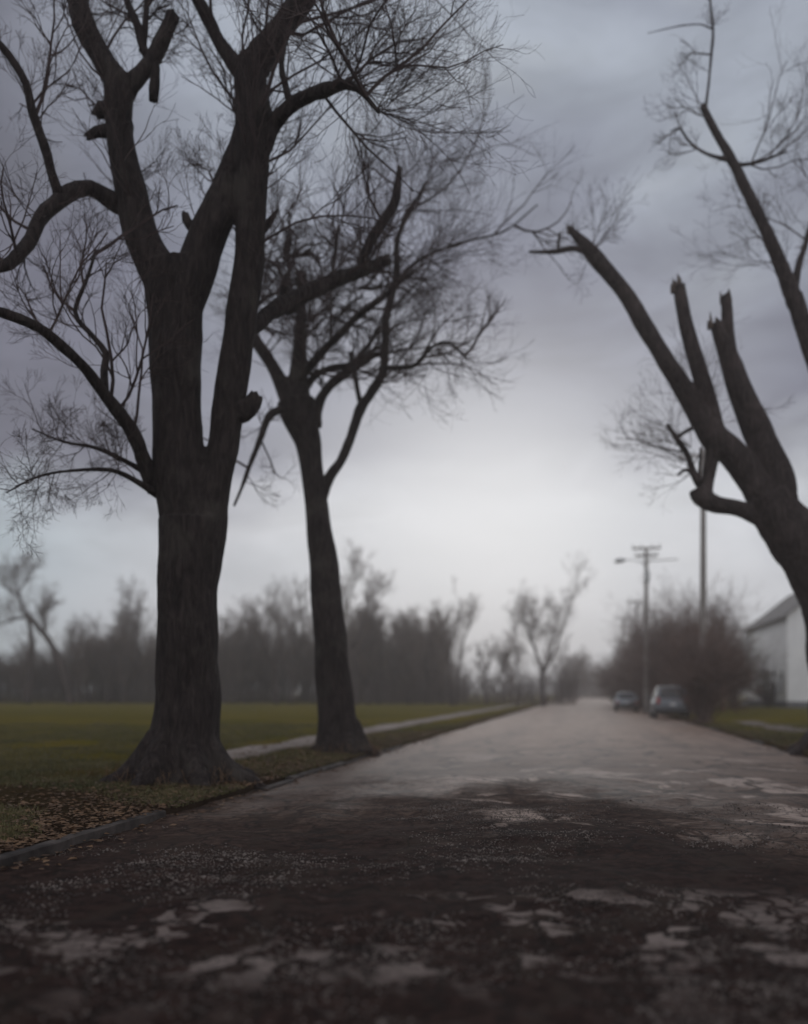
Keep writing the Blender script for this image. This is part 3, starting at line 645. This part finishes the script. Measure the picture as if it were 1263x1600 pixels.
# ---- bare shrubs on the right
def shrub(H, seed, n, label, group, mat='shrub', wid=.36):
    o = empty('bare_shrub', (0, 0, 0), label, 'shrub', group); mb = MB()
    S = rng.normal(0, .25, (n, 3))*(1, 1, 0); D = rng.normal(0, wid, (n, 3))*(1, 1, 0)+(0, 0, 1)
    grow(mb, S, D, H*rng.uniform(.3, 1.15, n), .03, (6, 5, 4), .04, .16, K=5, minr=.007, spread=(.3, .9))
    mb.build('twig_crown', M[mat], o)
    st = MB()
    for k in range(5):
        a_ = rng.uniform(0, 6.28); tube(st, [(0, 0, -.1), (.2*math.cos(a_), .2*math.sin(a_), .5), (.5*math.cos(a_), .5*math.sin(a_), H*.4)], [.06, .045, .02], 6, .3)
    st.build('stem', M['far_bark'], o)
    return o
LS = 'dense bare brown shrub in the overgrown row behind the parked cars'; GS = 'bare shrubs behind the parked cars'
sp_ = [shrub(5.8, 1, 44, LS, GS), shrub(4.6, 2, 40, LS, GS)]
us = [False, False]
for px_, y_, s in ((965, 100, .62), (985, 92, .72), (1003, 84, .72), (1022, 76, .8), (1040, 68, .8), (1058, 66, .92), (1076, 64, 1.0), (1090, 62, .85), (1106, 62, .6), (1066, 80, 1.25), (1086, 78, 1.15), (1030, 96, 1.2), (1108, 70, .8), (1050, 88, 1.3)):
    k = random.randrange(2); o = sp_[k] if not us[k] else copy_tree(sp_[k]); us[k] = True
    q = at(px_, HZ, y_); o.location = (q[0], y_, 0); o.scale = (s*random.uniform(.85, 1.15), s, s*random.uniform(.9, 1.1)); o.rotation_euler[2] = random.uniform(0, 6.28)
o = shrub(3.2, 7, 46, 'rounded reddish brown bare shrub nearest the camera, in front of the near utility pole', None, 'shrub', .22)
q = at(1096, HZ, 42.5); o.location = (q[0], 42.5, 0); o.name = 'rounded_shrub'
o = shrub(5.0, 5, 40, 'tall dark dense shrub left of the white house', None, 'evergreen', .09)
q = at(1146, HZ, 78); o.location = (q[0], 78, 0); o.name = 'dark_shrub'
o = shrub(2.6, 6, 20, 'dark bare shrub growing against the porch of the white house', None, 'thicket', .2)
q = at(1199, HZ, 86); o.location = (q[0], 86, 0); o.name = 'porch_shrub'

# ------------------------------------------------------------------ the white house
def house():
    A = at(1231, HZ, 80.5); ogh = np.array((A[0], A[1], 0.0))
    h = empty('white_house', ogh, 'white clapboard house with narrow dark windows and a small porch facing the road', 'house', rz=ROT)
    Lh, Wh, EH, RH = 21.0, 9.0, 8.6, 3.6           # local: y along the road, x away from it
    wl = MB(); cb = .16; n = int((EH-.7)/cb)
    def boards(p0, p1, nrm, z0, k, clip=None):
        p0, p1, nrm = map(np.array, (p0, p1, nrm)); v, f = [], []
        for i in range(k):
            za = z0+i*cb; a_, b_ = (p0, p1) if clip is None else clip(za+cb/2)
            v += [(*(a_+nrm*.022), za), (*(b_+nrm*.022), za), (*(b_+nrm*.004), za+cb), (*(a_+nrm*.004), za+cb), (*a_, za), (*b_, za)]
            j = i*6; f += [(j, j+1, j+2, j+3), (j+4, j+5, j+1, j)]
        wl.add(v, f)
    boards((0., Lh), (0., 0.), (-1., 0.), .7, n); boards((0., 0.), (Wh, 0.), (0., -1.), .7, n)
    boards((Wh, 0.), (Wh, Lh), (1., 0.), .7, n); boards((Wh, Lh), (0., Lh), (0., 1.), .7, n)
    zt = .7+n*cb
    for y_, nr in ((0.0, (0., -1.)), (Lh, (0., 1.))):
        def cl(z, y_=y_):
            k = (z-zt)/RH*Wh/2; a_, b_ = np.array((k, y_)), np.array((Wh-k, y_)); return (a_, b_) if nr[1] < 0 else (b_, a_)
        boards((0, y_), (Wh, y_), nr, zt, int(RH/cb)-1, cl)
    wl.box((.01, .01, .6), (Wh-.01, Lh-.01, zt)); wl.build('wall', M['clap'], h)
    fm = MB(); fm.box((-.06, -.06, -.3), (Wh+.06, Lh+.06, .695)); fm.build('foundation', M['stone'], h)
    rf = MB(); ov = .5
    for s in (0, 1):
        x0, x1 = (-ov, Wh/2) if s == 0 else (Wh+ov, Wh/2); z0, z1 = zt-ov*RH*2/Wh+.05, zt+RH+.05
        v = [(x0, -ov, z0), (x1, -ov, z1), (x1, Lh+ov, z1), (x0, Lh+ov, z0)]; v += [(a_, b_, c_+.16) for a_, b_, c_ in v]
        rf.add(v, [(0, 1, 2, 3), (4, 7, 6, 5), (0, 4, 5, 1), (1, 5, 6, 2), (2, 6, 7, 3), (3, 7, 4, 0)])
    rf.build('roof', M['shingle'], h)
    for (x, y) in ((0, 0), (0, Lh), (Wh, 0)):
        c_ = MB(); c_.box((x-.07, y-.07, .7), (x+.07, y+.07, zt)); c_.build('corner_board', M['trim'], h)
    def window(cx, cy, z, ww, hh, face):
        f_ = MB(); g = MB()
        def bx(mb, u0, u1, z0, z1, d0, d1):
            if face == 'x': mb.box((-d1, cy+u0, z0), (-d0, cy+u1, z1))
            else: mb.box((cx+u0, -d1, z0), (cx+u1, -d0, z1))
        for u0, u1, z0, z1 in ((-ww/2-.1, -ww/2, z-.1, z+hh+.1), (ww/2, ww/2+.1, z-.1, z+hh+.1), (-ww/2, ww/2, z+hh, z+hh+.1), (-ww/2, ww/2, z-.1, z), (-ww/2, ww/2, z+hh/2-.025, z+hh/2+.025)):
            bx(f_, u0, u1, z0, z1, .0, .07)
        o = f_.build('window', M['trim'], h); bx(g, -ww/2, ww/2, z, z+hh, .0, .035); g.build('pane', M['pane'], o)
    for y_ in (2.2, 5.4, 14.6, 17.6): window(0, y_, 1.5, 1.25, 2.2, 'x')
    window(4.5, 0, 4.4, .85, 1.5, 'y'); window(6.6, 0, 1.55, .95, 1.8, 'y')
    d_ = MB(); d_.box((-.05, 9.6, .7), (-.0, 10.6, 2.8)); o = d_.build('door', M['door'], h)
    k_ = MB(); k_.box((-.10, 9.68, 1.65), (-.05, 9.74, 1.78)); k_.build('handle', M['alu'], o)
    pr = MB(); pr.box((-2.0, 8.2, -.2), (-.07, 12, .62)); pr.box((-2.5, 9.3, -.2), (-2.0, 10.9, .3)); pf = pr.build('porch', M['stone'], h)
    pr = MB(); v = [(-2.3, 7.9, 3.0), (-.08, 7.9, 3.6), (-.08, 12.3, 3.6), (-2.3, 12.3, 3.0)]; v += [(a_, b_, c_+.14) for a_, b_, c_ in v]
    pr.add(v, [(0, 1, 2, 3), (4, 7, 6, 5), (0, 4, 5, 1), (1, 5, 6, 2), (2, 6, 7, 3), (3, 7, 4, 0)]); pr.build('porch_roof', M['shingle'], pf)
    for y_ in (8.4, 11.8):
        pr = MB(); pr.box((-1.95, y_-.06, .62), (-1.83, y_+.06, 3.08)); pr.build('porch_post', M['trim'], pf)
house()

# ------------------------------------------------------------------ utility poles
def upole(px_, ytop, Y, label, arms, lamp=False, lean=0.0):
    a_ = at(px_, ytop, Y); H = a_[2]
    o = empty('utility_pole', (a_[0], Y, 0), label, 'utility pole', 'utility poles along the right side of the road', ROT)
    mb = MB(); tube(mb, [(-lean*.3, 0, -.3), (-lean*.5, 0, H*.5), (-lean, 0, H)], [.19, .16, .12], 12, 1.0); mb.build('pole', M['pole'], o, smooth=True)
    for z, wd in arms:
        mb = MB(); mb.box((-wd/2-lean, -.22, H-z-.07), (wd/2-lean, -.125, H-z+.07)); arm = mb.build('crossarm', M['pole'], o)
        mb = MB(); mb.bar((-.55-lean, -.18, H-z-.07), (-lean*.9, -.13, H-z-.75), .02, 6); mb.bar((.55-lean, -.18, H-z-.07), (-lean*.9, -.13, H-z-.75), .02, 6); mb.build('brace', M['alu'], arm)
        for u in (-.46, -.2, .2, .46):
            mb = MB(); x = u*wd-lean; mb.bar((x, -.17, H-z+.07), (x, -.17, H-z+.14), .025, 8); tube(mb, [(x, -.17, H-z+.13), (x, -.17, H-z+.17), (x, -.17, H-z+.22), (x, -.17, H-z+.26)], [.03, .06, .055, .03], 8, None); mb.build('insulator', M['glassy'], arm)
    if lamp:
        mb = MB(); tube(mb, [(-lean-.1, -.1, H-1.3), (-.8, -.15, H-.95), (-1.5, -.2, H-.9)], [.035]*3, 8, .2); ar = mb.build('lamp_arm', M['alu'], o)
        mb = MB(); tube(mb, [(-1.45, -.2, H-.92), (-1.75, -.2, H-.93), (-2.1, -.2, H-.98), (-2.25, -.2, H-1.02)], [.08, .17, .16, .06], 12, .1); mb.build('lamp_head', M['alu'], ar, smooth=True)
        mb = MB(); mb.bar((-lean+.1, -.05, H-1.0), (2.2, -.05, H-.95), .04, 6); mb.build('side_arm', M['pole'], o)
        mb = MB(); tube(mb, [(.02, -.36, H-2.6), (.02, -.36, H-2.5), (.02, -.36, H-1.8), (.02, -.36, H-1.72)], [.12, .2, .2, .14], 14, None); mb.build('transformer', M['alu'], o)
upole(1099, 702, 46, 'near utility pole with its crossarm showing behind the broken maple limbs', [(.35, 2.5)])
upole(1010, 855, 64.8, 'tall utility pole with two crossarms and a street lamp on a bracket', [(.1, 2.0), (.65, 1.6)], True, .0)
upole(995, 939, 103, 'slim distant utility pole with one crossarm, second smallest in the row', [(.1, 2.0)])
upole(974, 966, 127, 'smallest and farthest utility pole with one crossarm', [(.1, 2.6)])

# rusty post
q = at(1130, HZ, 70); po = empty('rusty_post', (q[0], 70, 0), 'rusty orange brown post standing at the grass edge before the dark shrubs', 'post')
mb = MB(); tube(mb, [(0, 0, -.2), (.02, 0, 1.5), (.0, 0, 3.2)], [.13, .12, .115], 12, .4, .05, 3); mb.build('shaft', M['rust'], po, smooth=True)
mb = MB(); tube(mb, [(0, 0, 3.2), (0, 0, 3.24), (0, 0, 3.3)], [.14, .14, .05], 12, None); mb.build('post_cap', M['rust'], po)

# ------------------------------------------------------------------ parked cars (rear towards the camera)
def car(name, loc, label, paint, Lc, Wc, belt, top, suv, rz):
    c_ = empty(name, loc, label, 'car', 'cars parked on the right side of the road', rz)
    hw = Wc/2
    def loft(st, mat, nm, parent):
        n = 20; V = []
        for y, wd, z0, z1, p in st:
            for k in range(n):
                a_ = 2*math.pi*(k+.5)/n; ca, sa = math.cos(a_), math.sin(a_)
                V.append((wd*math.copysign(abs(ca)**p, ca), y, (z0+z1)/2+(z1-z0)/2*math.copysign(abs(sa)**p, sa)))
        m_ = len(st); f = [(i*n+k, i*n+(k+1) % n, (i+1)*n+(k+1) % n, (i+1)*n+k) for i in range(m_-1) for k in range(n)]
        f += [tuple(range(n-1, -1, -1)), tuple(range((m_-1)*n, m_*n))]
        mb = MB(); mb.add(V, f); return mb.build(nm, mat, parent, smooth=True)
    h = Lc/2
    body = loft([(-h, hw*.80, .42, belt-.12, .45), (-h+.10, hw*.94, .30, belt-.03, .4), (-h+.5, hw, .24, belt, .36), (-.3, hw, .22, belt+.01, .36), (h-1.4, hw, .22, belt, .36),
                 (h-.6, hw*.97, .24, belt-.08, .38), (h-.12, hw*.88, .30, belt-.18, .42), (h, hw*.74, .40, belt-.26, .5)], M[paint], 'body', c_)
    rb = -h+(.12 if suv else .75); rt = rb+(.32 if suv else .75); ft = h-2.05; fb = h-1.25
    z0, z1 = belt-.02, top
    lo = [(-hw*.93, rb, z0), (hw*.93, rb, z0), (hw*.93, fb, z0), (-hw*.93, fb, z0)]
    hi = [(-hw*.72, rt, z1), (hw*.72, rt, z1), (hw*.72, ft, z1), (-hw*.72, ft, z1)]
    V = np.array(lo+hi); rows = []
    mb = MB(); n = 6                                # roof slightly domed
    mb.add(V, [(0, 1, 5, 4), (1, 2, 6, 5), (2, 3, 7, 6), (3, 0, 4, 7)])
    g = np.array([[hi[0][0]+(hi[1][0]-hi[0][0])*i/n, hi[0][1]+(hi[3][1]-hi[0][1])*j/n, z1+.05*math.sin(math.pi*i/n)*math.sin(math.pi*j/n)**.5] for j in range(n+1) for i in range(n+1)])
    mb.add(g, [(j*(n+1)+i, j*(n+1)+i+1, (j+1)*(n+1)+i+1, (j+1)*(n+1)+i) for j in range(n) for i in range(n)])
    cab = mb.build('cabin', M[paint], c_)
    md = cab.modifiers.new('edge', 'BEVEL'); md.width = .05; md.segments = 3
    def panel(a, b, cc, d_, ins, nm):                # a window lying just proud of a cabin side
        a, b, cc, d_ = map(np.array, (a, b, cc, d_)); nr = np.cross(b-a, d_-a); nr = nr/np.linalg.norm(nr)
        def pt(u, v): return (a*(1-u)+b*u)*(1-v)+(d_*(1-u)+cc*u)*v
        u0, u1, v0, v1 = ins; Q = [pt(u0, v0), pt(u1, v0), pt(u1, v1), pt(u0, v1)]
        mb = MB(); mb.add([q+nr*.012 for q in Q]+[q-nr*.01 for q in Q], [(0, 1, 2, 3), (7, 6, 5, 4), (0, 4, 5, 1), (1, 5, 6, 2), (2, 6, 7, 3), (3, 7, 4, 0)]); mb.build(nm, M['pane'], cab)
    panel(lo[0], lo[1], hi[1], hi[0], (.09, .91, .14, .88), 'rear_window')
    panel(lo[2], lo[3], hi[3], hi[2], (.08, .92, .12, .9), 'windscreen')
    for q in ((1, 2, 6, 5), (3, 0, 4, 7)):
        for u in ((.06, .34), (.37, .63), (.66, .94)) if suv else ((.08, .48), (.52, .93)):
            panel(V[q[0]], V[q[1]], V[q[2]], V[q[3]], (*u, .14, .86), 'side_window')
    for sx in (-1, 1):
        for y in (-h+.85, h-.9):
            mb = MB(); x0, x1 = (hw-.21)*sx, (hw+.005)*sx
            tube(mb, [(x0, y, .33), (x0+.03*sx, y, .33), (x1-.03*sx, y, .33), (x1, y, .33)], [.27, .33, .33, .29], 24, None); wh = mb.build('wheel', M['rubber'], c_)
            mb = MB(); tube(mb, [(x1-.06*sx, y, .33), (x1+.008*sx, y, .33)], [.2, .19], 20, None); mb.build('rim', M['alu'], wh)
        mb = MB(); zz = belt-.22 if not suv else belt-.1
        mb.box((sx*hw*.80-.07, -h-.012, zz-.13), (sx*hw*.80+.07, -h+.16, zz+(.22 if suv else .08))); mb.build('tail_light', M['red_lens'], c_)
        mb = MB(); mb.box((sx*(hw+.09)-.09, h-1.62, belt+.02), (sx*(hw+.09)+.09, h-1.48, belt+.17), taper=.85); mb.build('mirror', M[paint], c_)
    mb = MB(); tube(mb, [(-hw*.92, -h+.06, .46), (-hw*.6, -h-.05, .46), (hw*.6, -h-.05, .46), (hw*.92, -h+.06, .46)], [.10]*4, 10, .2); mb.build('bumper', M['plastic'], c_, smooth=True)
    mb = MB(); mb.box((-.16, -h-.03, belt-.32), (.16, -h+.12, belt-.20)); mb.build('number_plate', M['plate'], c_)
q = at(1062, HZ, 50); car('parked_car', (q[0], 52, .02), 'larger grey sport utility vehicle parked nearer on the right verge', 'paint_grey', 4.7, 1.95, 1.08, 1.82, True, ROT)
q = at(988, HZ, 69); car('parked_car', (q[0], 71, .02), 'smaller pale silver saloon parked farther down the right side', 'paint_silver', 4.5, 1.78, .95, 1.46, False, ROT)

# torn splinters on the snapped limbs
for px_, py_, wd in ((1060, 448, 18), (1116, 506, 16), (1134, 466, 16), (889, 357, 8)):
    mb = MB()
    for k in range(7):
        u = random.uniform(-.42, .42)*wd; v_ = random.uniform(-.35, .35)*wd/F*Y3; hgt = random.uniform(6, 20)*wd/18
        a_ = at(px_+u, py_+8, Y3)+(0, v_, 0); b_ = at(px_+u*1.1-2, py_-hgt, Y3)+(0, v_, 0)
        tube(mb, [a_, (a_+b_)/2, b_], [.055*wd/18, .04*wd/18, .006], 5, None)
    mb.build('splinter', M['wood'], tree3, org=org3)

# ------------------------------------------------------------------ small stuff on the ground
def ground_z(x, y):
    e = x-RD*y
    return road_z(x, y, e, 1) if L_EDGE < e < R_EDGE else lawn_z(x, y, e, 1)
# gravel: loose stones
oct_v = np.array([(1, 0, 0), (0, 1, 0), (-1, 0, 0), (0, -1, 0), (0, 0, 1), (0, 0, -1)], float)
oct_f = [(0, 1, 4), (1, 2, 4), (2, 3, 4), (3, 0, 4), (1, 0, 5), (2, 1, 5), (3, 2, 5), (0, 3, 5)]
mb = MB(); VV = []; FF = []; cnt = 0
while cnt < 15000:
    y = 3.6+random.random()**1.5*13; e = random.uniform(L_EDGE+.05, R_EDGE-.05); x = RD*y+e
    if abs(x) > y*.5+.3: continue
    k = mnoise.noise(Vector((x*.55, y*.45, 4.2)))+.5*mnoise.noise(Vector((x*1.7, y*1.7, 7.7)))
    if k < random.uniform(-.15, .5) or y > 11.5+2*nz(x, y, .6, 3): continue
    s = random.uniform(.004, .012)*(1.9 if random.random() < .08 else 1)
    v = oct_v*(s, s*random.uniform(.6, 1), s*random.uniform(.5, .8))+rng.normal(0, s*.18, (6, 3))
    v = rotz(v, random.uniform(0, 6.28))+(x, y, ground_z(x, y)+s*.3)
    VV.append(v); FF += [tuple(i+cnt*6 for i in f) for f in oct_f]; cnt += 1
mb.v = VV; mb.f = FF; tag(mb.build('loose_gravel', M['gravel']), 'loose wet gravel scattered over the broken road surface', 'gravel', kind='stuff')
# dead leaves along the kerb and verge
mb = MB(); VV = []; FF = []; cnt = 0
while cnt < 11000:
    y = 7.5+random.random()**1.3*26; s_ = random.choice((-1, -1, -1, 1))
    e = s_*(5.15+abs(random.gauss(0, 1))*1.6)-(random.random() < .25)*s_*random.uniform(0, .7); x = RD*y+e
    if abs(x) > y*.52+.5: continue
    s = random.uniform(.025, .06); a_ = random.uniform(0, 6.28)
    v = np.array([(-s, 0, 0), (0, -s*.55, s*.25), (s, 0, .0), (0, s*.55, s*.3)])+rng.normal(0, s*.12, (4, 3)); v[:, 2] = np.abs(v[:, 2])
    VV.append(rotz(v, a_)+(x, y, ground_z(x, y)+.006+random.random()*.015)); FF.append((cnt*4, cnt*4+1, cnt*4+2, cnt*4+3)); cnt += 1
mb.v = VV; mb.f = FF; tag(mb.build('leaf_litter', M['leaf']), 'brown dead leaves lying along the kerb and under the big maples', 'leaves', kind='stuff')
# grass blades
mb = MB(); VV = []; FF = []; cnt = 0
while cnt < 70000:
    y = 8+random.random()**1.4*32; sd_ = random.random() < .8
    if sd_: x = random.uniform(-.47*y, RD*y+L_EDGE-.03)
    else: x = random.uniform(RD*y+R_EDGE+.05, .47*y) if RD*y+R_EDGE+.05 < .47*y else None
    if x is None: continue
    e = x-RD*y
    if y > 16 and abs(e+7.9) < .6: continue
    k = mnoise.noise(Vector((x*.5, y*.5, 2.2)))-max(0, (17-y)/14)
    if k < random.uniform(-.5, .15): continue
    z = ground_z(x, y)-.01; hh = random.uniform(.03, .085)*(1.5 if random.random() < .05 else 1); a_ = random.uniform(0, 6.28); wd = .004+.00025*y
    ca, sa = math.cos(a_)*wd, math.sin(a_)*wd; lx, ly = random.gauss(0, hh*.45), random.gauss(0, hh*.45)
    VV.append(np.array([(x-ca, y-sa, z), (x+ca, y+sa, z), (x+lx, y+ly, z+hh)])); FF.append((cnt*3, cnt*3+1, cnt*3+2)); cnt += 1
mb.v = VV; mb.f = FF; tag(mb.build('grass_blades', M['blade']), 'short olive winter grass on the field and verges', 'grass', kind='stuff')
# suckers and dry grass round the second maple's foot
for og, r0_, lab in ((org2, .5, 'dry stalks round the foot of the slimmer maple'), (org, .62, 'dry grass tufts round the foot of the huge maple'), (org3, .6, 'dry grass tufts round the foot of the broken maple')):
    mb = MB(); n = 260; a_ = rng.uniform(0, 6.28, n); q_ = r0_+np.abs(rng.normal(0, .28, n))
    S = np.stack((og[0]+np.cos(a_)*q_, og[1]+np.sin(a_)*q_, np.full(n, .03)), 1)
    grow(mb, S, rng.normal(0, .35, (n, 3))+(0, 0, 1), rng.uniform(.08, .34, n), .004, (3,), .03, .2, minr=.002)
    tag(mb.build('dry_stalks', M['leaf']), lab, 'dry grass', kind='stuff')

# ------------------------------------------------------------------ haze
mb = MB(); mb.box((-420, -30, -1.4), (420, 480, 30)); hz = mb.build('haze', M['earth'])
m = bpy.data.materials.new('haze'); m.use_nodes = True; t = m.node_tree; t.nodes.clear()
v = N(t, 'ShaderNodeVolumePrincipled', {'Color': (.87, .83, .81, 1), 'Density': .0015, 'Anisotropy': .6})
N(t, 'ShaderNodeOutputMaterial', {'Volume': v.outputs[0]})
hz.data.materials.clear(); hz.data.materials.append(m); tag(hz, kind='stuff')
